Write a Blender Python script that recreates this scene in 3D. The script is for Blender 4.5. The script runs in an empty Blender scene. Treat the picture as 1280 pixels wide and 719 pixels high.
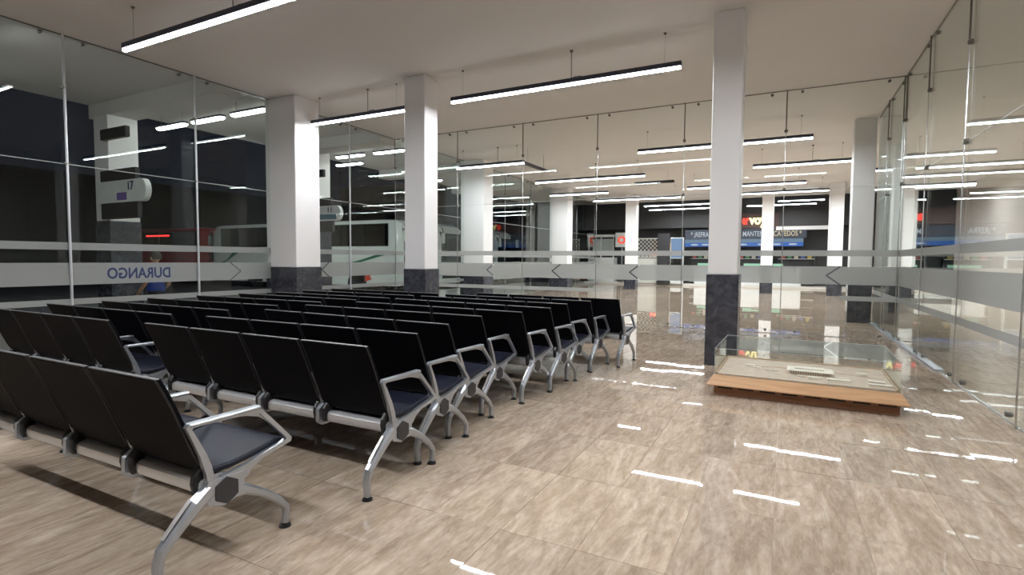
import bpy, bmesh, math, random
from mathutils import Vector, Matrix
random.seed(7)
PI = math.pi
SC = bpy.context.scene
COL = SC.collection

# ------------------------------------------------------------------ camera
YAW, PITCH, ROLL, FPX, CAMH = 0.474952, 0.0521504, 0.00654394, 662.64, 1.48
_f = Vector((-math.sin(YAW)*math.cos(PITCH), math.cos(YAW)*math.cos(PITCH), -math.sin(PITCH)))
_r = Vector((math.cos(YAW), math.sin(YAW), 0)); _u = _r.cross(_f)
_r2 = math.cos(ROLL)*_r + math.sin(ROLL)*_u; _u2 = -math.sin(ROLL)*_r + math.cos(ROLL)*_u
cam_d = bpy.data.cameras.new('camera'); cam = bpy.data.objects.new('camera', cam_d); COL.objects.link(cam)
cam_d.sensor_fit = 'HORIZONTAL'; cam_d.sensor_width = 36.0; cam_d.lens = FPX*36/1280
cam_d.clip_start = 0.05; cam_d.clip_end = 300
cam.matrix_world = Matrix(((_r2.x, _u2.x, -_f.x, 0), (_r2.y, _u2.y, -_f.y, 0), (_r2.z, _u2.z, -_f.z, CAMH), (0, 0, 0, 1)))
SC.camera = cam

# ------------------------------------------------------------------ world (night sky) and exposure
w = bpy.data.worlds.new('night'); SC.world = w; w.use_nodes = True
bg = w.node_tree.nodes['Background']; bg.inputs[0].default_value = (0.35, 0.45, 0.75, 1); bg.inputs[1].default_value = 0.012
SC.view_settings.view_transform = 'Standard'; SC.view_settings.look = 'None'
SC.view_settings.gamma = 1.0; SC.view_settings.use_curve_mapping = False
SC.view_settings.exposure = 0.42
TUBE = 150.0           # radiance of the LED tubes, straight down
TUBE_SIDE = 5.0        # glow of the opal sides
PLATFORM = 20.0        # radiance of the oval platform lamps
SC.cycles.transparent_max_bounces = 32
SC.cycles.max_bounces = 10
SC.cycles.caustics_reflective = False
SC.cycles.caustics_refractive = False
SC.cycles.sample_clamp_indirect = 6.0
SC.cycles.use_denoising = True

# ------------------------------------------------------------------ materials
MATS = {}
def nt_new(name):
    m = bpy.data.materials.new(name); m.use_nodes = True
    nt = m.node_tree; nt.nodes.clear()
    out = nt.nodes.new('ShaderNodeOutputMaterial')
    MATS[name] = m
    return m, nt, out
def math_node(nt, op, a=None, b=None):
    n = nt.nodes.new('ShaderNodeMath'); n.operation = op
    for i, v in enumerate((a, b)):
        if v is None: continue
        if isinstance(v, (int, float)): n.inputs[i].default_value = v
        else: nt.links.new(v, n.inputs[i])
    return n.outputs[0]
def mat(name, col, rough=0.5, metal=0.0, var=0.06, scale=6.0, bump=0.0, spec=0.5, stretch=(1, 1, 1), rvar=0.0, coords='Object'):
    m, nt, out = nt_new(name)
    p = nt.nodes.new('ShaderNodeBsdfPrincipled')
    p.inputs['Roughness'].default_value = rough; p.inputs['Metallic'].default_value = metal
    p.inputs['Specular IOR Level'].default_value = spec
    tc = nt.nodes.new('ShaderNodeTexCoord'); mp = nt.nodes.new('ShaderNodeMapping'); mp.inputs['Scale'].default_value = stretch
    nt.links.new(tc.outputs[coords], mp.inputs[0])
    no = nt.nodes.new('ShaderNodeTexNoise'); no.inputs['Scale'].default_value = scale; no.inputs['Detail'].default_value = 4
    nt.links.new(mp.outputs[0], no.inputs['Vector'])
    cr = nt.nodes.new('ShaderNodeValToRGB')
    a = [max(0, c*(1-var)) for c in col]; b = [min(1, c*(1+var)) for c in col]
    cr.color_ramp.elements[0].position = 0.3; cr.color_ramp.elements[1].position = 0.7
    cr.color_ramp.elements[0].color = (*a, 1); cr.color_ramp.elements[1].color = (*b, 1)
    nt.links.new(no.outputs['Fac'], cr.inputs[0]); nt.links.new(cr.outputs[0], p.inputs['Base Color'])
    if rvar:
        mr = nt.nodes.new('ShaderNodeMapRange'); mr.inputs[3].default_value = rough-rvar; mr.inputs[4].default_value = rough+rvar
        nt.links.new(no.outputs['Fac'], mr.inputs[0]); nt.links.new(mr.outputs[0], p.inputs['Roughness'])
    if bump:
        bn = nt.nodes.new('ShaderNodeBump'); bn.inputs['Strength'].default_value = bump; bn.inputs['Distance'].default_value = 0.01
        nt.links.new(no.outputs['Fac'], bn.inputs['Height']); nt.links.new(bn.outputs[0], p.inputs['Normal'])
    nt.links.new(p.outputs[0], out.inputs[0])
    return m
def emit(name, col, strength):
    m, nt, out = nt_new(name)
    e = nt.nodes.new('ShaderNodeEmission'); e.inputs[0].default_value = (*col, 1); e.inputs[1].default_value = strength
    nt.links.new(e.outputs[0], out.inputs[0]); return m
def glass(name, tint, f0=0.024, extra=0.0):
    m, nt, out = nt_new(name)
    t = nt.nodes.new('ShaderNodeBsdfTransparent'); t.inputs[0].default_value = (*tint, 1)
    g = nt.nodes.new('ShaderNodeBsdfGlossy'); g.inputs['Roughness'].default_value = 0.0; g.inputs[0].default_value = (0.95, 1, 0.98, 1)
    lw = nt.nodes.new('ShaderNodeLayerWeight'); lw.inputs[0].default_value = 0.5
    f = math_node(nt, 'ADD', math_node(nt, 'MULTIPLY', math_node(nt, 'POWER', lw.outputs['Facing'], 5.0), 1-f0-extra), f0+extra)
    mx = nt.nodes.new('ShaderNodeMixShader')
    nt.links.new(f, mx.inputs[0]); nt.links.new(t.outputs[0], mx.inputs[1]); nt.links.new(g.outputs[0], mx.inputs[2])
    nt.links.new(mx.outputs[0], out.inputs[0]); return m
def frosted(name, col, see):
    m, nt, out = nt_new(name)
    t = nt.nodes.new('ShaderNodeBsdfTransparent')
    d = nt.nodes.new('ShaderNodeBsdfDiffuse'); d.inputs[0].default_value = (*col, 1)
    tl = nt.nodes.new('ShaderNodeBsdfTranslucent'); tl.inputs[0].default_value = (*col, 1)
    no = nt.nodes.new('ShaderNodeTexNoise'); no.inputs['Scale'].default_value = 3
    mr = nt.nodes.new('ShaderNodeMapRange'); mr.inputs[3].default_value = see-0.02; mr.inputs[4].default_value = see+0.02
    nt.links.new(no.outputs['Fac'], mr.inputs[0])
    a = nt.nodes.new('ShaderNodeMixShader'); a.inputs[0].default_value = 0.5
    b = nt.nodes.new('ShaderNodeMixShader')
    nt.links.new(d.outputs[0], a.inputs[1]); nt.links.new(tl.outputs[0], a.inputs[2])
    nt.links.new(mr.outputs[0], b.inputs[0]); nt.links.new(a.outputs[0], b.inputs[1]); nt.links.new(t.outputs[0], b.inputs[2])
    nt.links.new(b.outputs[0], out.inputs[0]); return m

TX0, TPX, TY0, TPY = -0.015, 0.445, 5.05, 0.85      # tile grid
def travertine(name):
    m, nt, out = nt_new(name); L = nt.links.new
    p = nt.nodes.new('ShaderNodeBsdfPrincipled')
    geo = nt.nodes.new('ShaderNodeNewGeometry'); sp = nt.nodes.new('ShaderNodeSeparateXYZ'); L(geo.outputs['Position'], sp.inputs[0])
    ix = math_node(nt, 'FLOOR', math_node(nt, 'DIVIDE', math_node(nt, 'SUBTRACT', sp.outputs[0], TX0), TPX))
    iy = math_node(nt, 'FLOOR', math_node(nt, 'DIVIDE', math_node(nt, 'SUBTRACT', sp.outputs[1], TY0), TPY))
    cb = nt.nodes.new('ShaderNodeCombineXYZ'); L(ix, cb.inputs[0]); L(iy, cb.inputs[1])
    wn = nt.nodes.new('ShaderNodeTexWhiteNoise'); wn.noise_dimensions = '3D'; L(cb.outputs[0], wn.inputs['Vector'])
    off = nt.nodes.new('ShaderNodeVectorMath'); off.operation = 'SCALE'; off.inputs['Scale'].default_value = 40; L(wn.outputs['Color'], off.inputs[0])
    mul = nt.nodes.new('ShaderNodeVectorMath'); mul.operation = 'MULTIPLY'; mul.inputs[1].default_value = (8.0, 1.7, 1); L(geo.outputs['Position'], mul.inputs[0])
    add = nt.nodes.new('ShaderNodeVectorMath'); add.operation = 'ADD'; L(mul.outputs[0], add.inputs[0]); L(off.outputs[0], add.inputs[1])
    n1 = nt.nodes.new('ShaderNodeTexNoise'); n1.inputs['Scale'].default_value = 1.0; n1.inputs['Detail'].default_value = 7; n1.inputs['Roughness'].default_value = 0.62; n1.inputs['Distortion'].default_value = 1.3
    L(add.outputs[0], n1.inputs['Vector'])
    add2 = nt.nodes.new('ShaderNodeVectorMath'); add2.operation = 'ADD'
    mul2 = nt.nodes.new('ShaderNodeVectorMath'); mul2.operation = 'MULTIPLY'; mul2.inputs[1].default_value = (36.0, 11.0, 1); L(geo.outputs['Position'], mul2.inputs[0])
    L(mul2.outputs[0], add2.inputs[0]); L(off.outputs[0], add2.inputs[1])
    n2 = nt.nodes.new('ShaderNodeTexNoise'); n2.inputs['Scale'].default_value = 1.0; n2.inputs['Detail'].default_value = 5; n2.inputs['Roughness'].default_value = 0.7
    L(add2.outputs[0], n2.inputs['Vector'])
    f = math_node(nt, 'ADD', math_node(nt, 'MULTIPLY', n1.outputs['Fac'], 0.60), math_node(nt, 'MULTIPLY', n2.outputs['Fac'], 0.40))
    cr = nt.nodes.new('ShaderNodeValToRGB'); e = cr.color_ramp.elements
    e[0].position = 0.24; e[0].color = (0.265, 0.190, 0.135, 1)
    e[1].position = 0.76; e[1].color = (0.70, 0.595, 0.490, 1)
    x = e.new(0.44); x.color = (0.405, 0.312, 0.235, 1); x = e.new(0.56); x.color = (0.515, 0.415, 0.325, 1)
    L(f, cr.inputs[0])
    tone = nt.nodes.new('ShaderNodeMapRange'); tone.inputs[3].default_value = 0.87; tone.inputs[4].default_value = 1.05; L(wn.outputs['Value'], tone.inputs[0])
    mx = nt.nodes.new('ShaderNodeVectorMath'); mx.operation = 'SCALE'; L(cr.outputs[0], mx.inputs[0]); L(tone.outputs[0], mx.inputs['Scale'])
    # thin darker veins running with the grain
    mul3 = nt.nodes.new('ShaderNodeVectorMath'); mul3.operation = 'MULTIPLY'; mul3.inputs[1].default_value = (6.0, 1.3, 1); L(geo.outputs['Position'], mul3.inputs[0])
    add3 = nt.nodes.new('ShaderNodeVectorMath'); add3.operation = 'ADD'; L(mul3.outputs[0], add3.inputs[0]); L(off.outputs[0], add3.inputs[1])
    n3 = nt.nodes.new('ShaderNodeTexNoise'); n3.inputs['Scale'].default_value = 1.0; n3.inputs['Detail'].default_value = 5; n3.inputs['Roughness'].default_value = 0.6; n3.inputs['Distortion'].default_value = 1.2
    L(add3.outputs[0], n3.inputs['Vector'])
    ve = math_node(nt, 'ABSOLUTE', math_node(nt, 'SUBTRACT', n3.outputs['Fac'], 0.5))
    vr = nt.nodes.new('ShaderNodeMapRange'); vr.inputs[1].default_value = 0.0; vr.inputs[2].default_value = 0.06; vr.inputs[3].default_value = 0.84; vr.inputs[4].default_value = 1.0; L(ve, vr.inputs[0])
    mx2 = nt.nodes.new('ShaderNodeVectorMath'); mx2.operation = 'SCALE'; L(mx.outputs[0], mx2.inputs[0]); L(vr.outputs[0], mx2.inputs['Scale'])
    L(mx2.outputs[0], p.inputs['Base Color'])
    rr = nt.nodes.new('ShaderNodeMapRange'); rr.inputs[3].default_value = 0.008; rr.inputs[4].default_value = 0.030; L(n1.outputs['Fac'], rr.inputs[0])
    L(rr.outputs[0], p.inputs['Roughness']); p.inputs['Specular IOR Level'].default_value = 0.5
    bp = nt.nodes.new('ShaderNodeBump'); bp.inputs['Strength'].default_value = 0.13; bp.inputs['Distance'].default_value = 0.0005
    L(n1.outputs['Fac'], bp.inputs['Height']); L(bp.outputs[0], p.inputs['Normal'])
    L(p.outputs[0], out.inputs[0]); return m
def wood(name, a, b, rough=0.35):
    m, nt, out = nt_new(name); L = nt.links.new
    p = nt.nodes.new('ShaderNodeBsdfPrincipled'); p.inputs['Roughness'].default_value = rough
    tc = nt.nodes.new('ShaderNodeTexCoord'); mp = nt.nodes.new('ShaderNodeMapping'); mp.inputs['Scale'].default_value = (1.2, 14, 14)
    no = nt.nodes.new('ShaderNodeTexNoise'); no.inputs['Scale'].default_value = 2.2; no.inputs['Detail'].default_value = 6; no.inputs['Distortion'].default_value = 0.6
    cr = nt.nodes.new('ShaderNodeValToRGB'); cr.color_ramp.elements[0].position = 0.3; cr.color_ramp.elements[1].position = 0.7
    cr.color_ramp.elements[0].color = (*a, 1); cr.color_ramp.elements[1].color = (*b, 1)
    L(tc.outputs['Object'], mp.inputs[0]); L(mp.outputs[0], no.inputs['Vector']); L(no.outputs['Fac'], cr.inputs[0]); L(cr.outputs[0], p.inputs['Base Color']); L(p.outputs[0], out.inputs[0])
    return m
def stone_dark(name):
    m, nt, out = nt_new(name); L = nt.links.new
    p = nt.nodes.new('ShaderNodeBsdfPrincipled'); p.inputs['Roughness'].default_value = 0.16
    tc = nt.nodes.new('ShaderNodeTexCoord')
    no = nt.nodes.new('ShaderNodeTexNoise'); no.inputs['Scale'].default_value = 4; no.inputs['Detail'].default_value = 8; no.inputs['Distortion'].default_value = 2.0
    cr = nt.nodes.new('ShaderNodeValToRGB'); e = cr.color_ramp.elements
    e[0].position = 0.35; e[0].color = (0.030, 0.032, 0.042, 1); e[1].position = 0.75; e[1].color = (0.085, 0.088, 0.105, 1)
    x = e.new(0.5); x.color = (0.045, 0.047, 0.06, 1)
    L(tc.outputs['Object'], no.inputs['Vector']); L(no.outputs['Fac'], cr.inputs[0]); L(cr.outputs[0], p.inputs['Base Color']); L(p.outputs[0], out.inputs[0])
    return m

travertine('travertine')
mat('grout', (0.50, 0.42, 0.34), 0.7)
mat('plaster', (0.69, 0.67, 0.66), 0.75, var=0.015, scale=0.6)
mat('column_white', (0.80, 0.79, 0.80), 0.45, var=0.015, scale=1.0)
stone_dark('stone_dark')
mat('wall_paint', (0.62, 0.58, 0.53), 0.6, var=0.02, scale=1.0)
glass('glass', (0.955, 0.975, 0.968))
glass('case_glass', (0.975, 0.985, 0.98))
glass('vehicle_glass', (0.05, 0.075, 0.085), 0.05)
frosted('frosted_film', (0.50, 0.515, 0.51), 0.30)
mat('steel', (0.62, 0.63, 0.64), 0.25, 1.0, var=0.04, scale=20)
mat('post_steel', (0.66, 0.68, 0.72), 0.30, 0.6, var=0.03)
mat('steel_dark', (0.20, 0.19, 0.175), 0.4, 0.8, var=0.05)
mat('seal', (0.55, 0.60, 0.60), 0.35, 0.0, var=0.03)
mat('aluminium', (0.46, 0.49, 0.54), 0.30, 0.75, var=0.05, scale=14, rvar=0.05)
mat('beam_metal', (0.74, 0.74, 0.75), 0.28, 0.6, var=0.03, scale=8, stretch=(0.2, 6, 6))
mat('black_leather', (0.003, 0.003, 0.0045), 0.6, var=0.15, scale=60, bump=0.05, spec=0.07)
mat('seat_leather', (0.012, 0.0135, 0.026), 0.45, var=0.15, scale=60, bump=0.06, spec=0.22)
mat('trim_glint_grey', (0.15, 0.15, 0.155), 0.35, 0.2, var=0.05)  # top trim grey, lightened to hold the glint along the back edges
mat('black_plastic', (0.012, 0.012, 0.014), 0.4, var=0.1)
mat('badge_grey', (0.035, 0.035, 0.04), 0.45, var=0.1)
mat('lamp_housing', (0.045, 0.047, 0.075), 0.4, 0.3, var=0.05)
mat('wire', (0.25, 0.24, 0.23), 0.4, 0.6)
emit('tube_glow', (0.95, 0.975, 1.0), TUBE)
emit('concourse_glow', (0.95, 0.975, 1.0), TUBE*1.45)
emit('tube_side_glow', (0.95, 0.975, 1.0), TUBE_SIDE)
emit('added_flood_glow', (0.95, 1.0, 0.97), 1900.0)  # for the added floodlight that lifts the white coach
emit('platform_glow', (0.93, 1.0, 0.97), PLATFORM)
wood('wood_light', (0.42, 0.235, 0.125), (0.55, 0.335, 0.19))
wood('wood_dark', (0.26, 0.115, 0.055), (0.36, 0.17, 0.085))
mat('slot_black', (0.012, 0.010, 0.009), 0.6)
mat('model_base', (0.56, 0.46, 0.37), 0.7, var=0.12, scale=9)
mat('model_white', (0.80, 0.74, 0.65), 0.6, var=0.04)
mat('model_tan', (0.50, 0.37, 0.26), 0.65, var=0.1)
mat('platform_floor', (0.30, 0.29, 0.28), 0.35, var=0.1, scale=2)
mat('asphalt', (0.045, 0.046, 0.05), 0.75, var=0.2, scale=12, bump=0.3)
mat('bus_white', (0.60, 0.63, 0.61), 0.25, var=0.02, scale=1)
mat('bus_red', (0.30, 0.012, 0.02), 0.3, var=0.05)
mat('side_mark_red', (0.62, 0.06, 0.03), 0.4, var=0.05)
mat('bus_dark', (0.025, 0.03, 0.035), 0.3, var=0.05)
mat('bus_green', (0.012, 0.12, 0.06), 0.3, var=0.05)
mat('rubber', (0.012, 0.012, 0.012), 0.8, var=0.1)
mat('chrome', (0.7, 0.7, 0.72), 0.12, 1.0)
emit('red_led', (1.0, 0.03, 0.03), 2.5)
emit('headlamp', (1.0, 0.98, 0.92), 9.0)
mat('car_silver', (0.38, 0.41, 0.43), 0.28, 0.5, var=0.03)
mat('car_red', (0.35, 0.012, 0.018), 0.25, 0.1, var=0.04)
mat('night_wall', (0.008, 0.010, 0.016), 0.55, var=0.2, scale=0.7)
mat('shop_dark', (0.022, 0.022, 0.026), 0.45, var=0.2, scale=1.2)
mat('shop_brown', (0.055, 0.022, 0.020), 0.5, var=0.1)
mat('banner_navy', (0.020, 0.028, 0.050), 0.5, var=0.1)
emit('letter_red', (1.0, 0.07, 0.05), 1.8)
emit('sign_red', (1.0, 0.10, 0.06), 0.9)
emit('letter_yellow', (1.0, 0.80, 0.36), 2.2)
emit('letter_white', (0.85, 0.9, 1.0), 0.5)
emit('letter_gold', (1.0, 0.85, 0.55), 0.55)
emit('blue_strip', (0.07, 0.17, 0.52), 0.75)
emit('blue_pale', (0.36, 0.50, 0.66), 0.40)
emit('cooler_glow', (0.30, 0.45, 0.72), 0.55)
emit('warm_glow', (1.0, 0.52, 0.22), 2.6)
emit('green_glow', (0.55, 0.95, 0.70), 0.55)
mat('lattice_white', (0.62, 0.62, 0.58), 0.5)
mat('sign_white', (0.66, 0.68, 0.68), 0.4)
mat('sign_violet', (0.16, 0.10, 0.34), 0.4)
mat('sign_teal', (0.10, 0.19, 0.25), 0.4)
mat('letter_navy', (0.020, 0.035, 0.11), 0.5)
mat('letter_pale', (0.55, 0.57, 0.6), 0.5)
mat('bracket_black', (0.010, 0.010, 0.014), 0.5)
mat('shirt_blue', (0.018, 0.050, 0.28), 0.8, var=0.15, scale=8)
mat('trousers', (0.015, 0.016, 0.022), 0.85, var=0.2, scale=10)
mat('skin', (0.36, 0.20, 0.135), 0.5, var=0.05)
mat('hair', (0.030, 0.022, 0.018), 0.6, var=0.3, scale=40)
mat('shoe', (0.02, 0.02, 0.02), 0.5)
for i, c in enumerate([(0.45, 0.08, 0.06), (0.08, 0.30, 0.12), (0.60, 0.55, 0.45), (0.06, 0.12, 0.35), (0.50, 0.36, 0.06)]):
    mat('goods_%d' % i, c, 0.4, var=0.1)

# ------------------------------------------------------------------ mesh helpers
class MB:
    def __init__(s): s.v = []; s.f = []
    def add(s, vs, fs):
        n = len(s.v); s.v += [tuple(v) for v in vs]; s.f += [tuple(i+n for i in f) for f in fs]; return s
    def box(s, x0, x1, y0, y1, z0, z1, c=0.0):
        if c <= 0:
            vs = [(x0,y0,z0),(x1,y0,z0),(x1,y1,z0),(x0,y1,z0),(x0,y0,z1),(x1,y0,z1),(x1,y1,z1),(x0,y1,z1)]
            return s.add(vs, [(3,2,1,0),(4,5,6,7),(0,1,5,4),(1,2,6,5),(2,3,7,6),(3,0,4,7)])
        def ring(z, d):
            return [(x0+d+c,y0+d,z),(x1-d-c,y0+d,z),(x1-d,y0+d+c,z),(x1-d,y1-d-c,z),(x1-d-c,y1-d,z),(x0+d+c,y1-d,z),(x0+d,y1-d-c,z),(x0+d,y0+d+c,z)]
        return s.rings([ring(z0, c*0.7), ring(z0+c, 0), ring(z1-c, 0), ring(z1, c*0.7)])
    def rings(s, rs, cap=True, closed=False):
        n = len(rs[0]); vs = [p for r in rs for p in r]; fs = []
        m = len(rs)
        for i in range(m if closed else m-1):
            a = i*n; b = ((i+1) % m)*n
            for k in range(n):
                fs.append((a+k, a+(k+1) % n, b+(k+1) % n, b+k))
        if cap and not closed:
            fs.append(tuple(reversed(range(n)))); fs.append(tuple(range((m-1)*n, m*n)))
        return s.add(vs, fs)
    def prism(s, poly, a0, a1, axis='x'):
        def P(p, a):
            return (a, p[0], p[1]) if axis == 'x' else ((p[0], a, p[1]) if axis == 'y' else (p[0], p[1], a))
        return s.rings([[P(p, a0) for p in poly], [P(p, a1) for p in poly]])
    def ring_prism(s, outer, inner, x0, x1):
        n = len(outer); vs = []
        for x in (x0, x1):
            vs += [(x, *p) for p in outer] + [(x, *p) for p in inner]
        fs = []
        for k in range(n):
            j = (k+1) % n
            fs += [(k, j, n+j, n+k), (2*n+j, 2*n+k, 3*n+k, 3*n+j), (j, k, 2*n+k, 2*n+j), (n+k, n+j, 3*n+j, 3*n+k)]
        return s.add(vs, fs)
    def tube(s, path, r, n=8):
        path = [Vector(p) for p in path]; rs = []
        rad = r if isinstance(r, (list, tuple)) else [r]*len(path)
        up = None
        for i, p in enumerate(path):
            t = (path[min(i+1, len(path)-1)]-path[max(i-1, 0)]).normalized()
            if up is None: up = Vector((0, 0, 1)) if abs(t.z) < 0.9 else Vector((1, 0, 0))
            a = t.cross(up).normalized(); b = a.cross(t).normalized(); up = b
            rs.append([tuple(p+rad[i]*(math.cos(2*PI*k/n)*a+math.sin(2*PI*k/n)*b)) for k in range(n)])
        return s.rings(rs)
    def sweep(s, path, wid, thick, x=0.0, c=0.25):
        """bar along a path in the y-z plane, chamfered rectangle, width along x"""
        rs = []; N = len(path)
        wd = wid if isinstance(wid, (list, tuple)) else [wid]*N
        th = thick if isinstance(thick, (list, tuple)) else [thick]*N
        for i, p in enumerate(path):
            a = Vector(path[max(i-1, 0)]); b = Vector(path[min(i+1, N-1)]); t = (b-a).normalized(); nn = Vector((-t.y, t.x))
            hw, ht = wd[i]/2, th[i]/2; k = min(hw, ht)*2*c
            sec = [(-hw+k, -ht), (hw-k, -ht), (hw, -ht+k), (hw, ht-k), (hw-k, ht), (-hw+k, ht), (-hw, ht-k), (-hw, -ht+k)]
            rs.append([(x+u, p[0]+nn.x*v, p[1]+nn.y*v) for u, v in sec])
        return s.rings(rs)
    def slab(s, prof, x0, x1, thick, c=0.006):
        """padded sheet following a y-z profile"""
        return s.sweep(prof, x1-x0, thick, (x0+x1)/2, c/thick)
    def lathe(s, prof, n=16, cx=0, cy=0):
        rs = [[(cx+r*math.cos(2*PI*k/n), cy+r*math.sin(2*PI*k/n), z) for k in range(n)] for r, z in prof]
        return s.rings(rs)
    def mesh(s, name, m, smooth=False, fix=True):
        me = bpy.data.meshes.new(name); me.from_pydata(s.v, [], s.f)
        if fix:
            bm = bmesh.new(); bm.from_mesh(me); bmesh.ops.recalc_face_normals(bm, faces=bm.faces)
            bm.to_mesh(me); bm.free()
        if smooth:
            me.shade_smooth()
            try: me.set_sharp_from_angle(angle=math.radians(35))
            except Exception: pass
        me.materials.append(MATS[m] if isinstance(m, str) else m)
        return me
    def build(s, name, m, parent=None, smooth=False, loc=None):
        return put(name, s.mesh(name, m, smooth), parent, loc)
def put(name, me, parent=None, loc=None, rot=None):
    o = bpy.data.objects.new(name, me); COL.objects.link(o)
    if parent is not None: o.parent = parent
    if loc is not None: o.location = loc
    if rot is not None: o.rotation_euler = rot
    return o
def tag(o, label=None, cat=None, group=None, kind=None):
    if label: o['label'] = label
    if cat: o['category'] = cat
    if group: o['group'] = group
    if kind: o['kind'] = kind
    return o
def empty(name, loc=(0, 0, 0), rz=0.0):
    o = bpy.data.objects.new(name, None); COL.objects.link(o); o.location = loc; o.rotation_euler = (0, 0, rz); o.empty_display_size = 0.1
    return o
def thing(name, label, cat, loc=(0, 0, 0), rz=0.0, group=None): return tag(empty(name, loc, rz), label, cat, group)
def copy_tree(o, parent=None, kids=None):
    kids = kids or KIDS(o)
    c = o.copy(); COL.objects.link(c); c.parent = parent
    for ch in kids[o]: copy_tree(ch, c, kids)
    return c
def KIDS(o):
    d = {}
    def rec(x):
        d[x] = list(x.children)
        for c in d[x]: rec(c)
    rec(o); return d
def text_mesh(s, size, m, extrude=0.004, bold=0.0, name='lettering', align='LEFT', shear=0.0):
    cu = bpy.data.curves.new(name, 'FONT'); cu.body = s; cu.size = size; cu.extrude = extrude; cu.offset = bold; cu.align_x = align; cu.shear = shear
    cu.resolution_u = 3
    o = bpy.data.objects.new(name, cu); COL.objects.link(o)
    bpy.context.view_layer.update()
    me = bpy.data.meshes.new_from_object(o.evaluated_get(bpy.context.evaluated_depsgraph_get()))
    bpy.data.objects.remove(o); bpy.data.curves.remove(cu)
    me.materials.clear(); me.materials.append(MATS[m]); me.name = name
    return me

CE = 4.91          # ceiling height
GX, GY, RX = -10.03, 12.15, 1.90   # left, back, right glass

# ------------------------------------------------------------------ floor: slab, 300 single tiles, the rest joined
fl = tag(MB().box(-10.6, 7.2, -6.2, 32.9, -0.2, -0.004).build('floor', 'grout'), 'polished beige travertine floor of the waiting hall', None, None, 'structure')
tile_me = MB().box(0.0012, TPX-0.0012, 0.0012, TPY-0.0012, -0.02, 0.0, 0.0).mesh('tile', 'travertine')
cells = []
for i in range(-24, 17):
    for j in range(-14, 33):
        x, y = TX0+i*TPX, TY0+j*TPY
        if x < -10.6 or x+TPX > 7.2 or y < -6.2 or y+TPY > 32.9: continue
        c = Vector((x+TPX/2, y+TPY/2, 0-CAMH)); d = c.dot(_f); u = c.dot(_r2)/max(d, 1e-3); v = c.dot(_u2)/max(d, 1e-3)
        vis = d > 0.3 and abs(u)*FPX < 520 and abs(v)*FPX < 410
        under = -7.6 < x < -2.5 and 2.6 < y < 7.4
        size = TPX*TPY/(d*d)*CAMH/max(c.length, 0.1) if vis else 0
        cells.append((-(size*(0.15 if under else 1)), i, j, x, y))
cells.sort()
for k, (sz, i, j, x, y) in enumerate(cells[:300]):
    put('tile', tile_me, fl, (x, y, 0), (random.gauss(0, 0.0011), random.gauss(0, 0.0011), 0))   # slight lippage
rest = MB()
for (sz, i, j, x, y) in cells[300:]:
    n_ = len(rest.v); rest.box(x+0.0012, x+TPX-0.0012, y+0.0012, y+TPY-0.0012, -0.02, 0.0)
    gx_, gy_ = random.gauss(0, 0.0013), random.gauss(0, 0.0013)
    for q in range(n_, len(rest.v)):
        v_ = rest.v[q]; rest.v[q] = (v_[0], v_[1], v_[2]+gx_*(v_[0]-x-TPX/2)+gy_*(v_[1]-y-TPY/2))
tag(put('tile_field', rest.mesh('tile_field', 'travertine', fix=False), fl), None, None, None, 'stuff')

# ------------------------------------------------------------------ ceiling and solid walls
tag(MB().box(-10.2, 7.2, -6.2, 31.5, CE, CE+0.25).build('ceiling', 'plaster'), 'flat off-white plaster ceiling', None, None, 'structure')
tag(MB().box(-10.2, 7.2, -6.4, -6.2, -0.2, CE+0.25).build('wall_front', 'wall_paint'), 'plain painted wall behind the viewer', None, None, 'structure')
tag(MB().box(7.0, 7.2, -6.2, 31.5, 0.0, CE).build('wall_right', 'wall_paint'), 'plain painted wall beyond the right glass partition', None, None, 'structure')
tag(MB().box(-55, -10.6, -12, 60, -0.4, -0.15).build('floor_bus_yard', 'asphalt'), 'dark asphalt bus yard at night', None, None, 'structure')
tag(MB().box(-15.2, -10.6, -6.2, 32.9, -0.15, -0.01).build('floor_platform', 'platform_floor'), 'grey platform outside the left glass wall', None, None, 'structure')
tag(MB().box(-15.2, 16, 32.9, 60, -0.35, -0.05).build('floor_street', 'asphalt'), 'dark street beyond the concourse', None, None, 'structure')
# platform canopy with cross beams
tag(MB().box(-14.9, -10.2, -6.2, 30.5, 5.1, 5.35).build('ceiling_platform', 'plaster'), 'platform canopy soffit outside the left glass', None, None, 'structure')
for k, (a, b) in enumerate(((2.2, 2.8), (6.8, 7.4), (11.7, 12.3), (17.0, 17.6), (22.3, 22.9))):
    tag(MB().box(-14.9, -10.2, a, b, 4.78, 5.1).build('trim_%d' % (k+1), 'plaster'), 'white cross beam under the platform canopy', None, None, 'structure')

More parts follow.
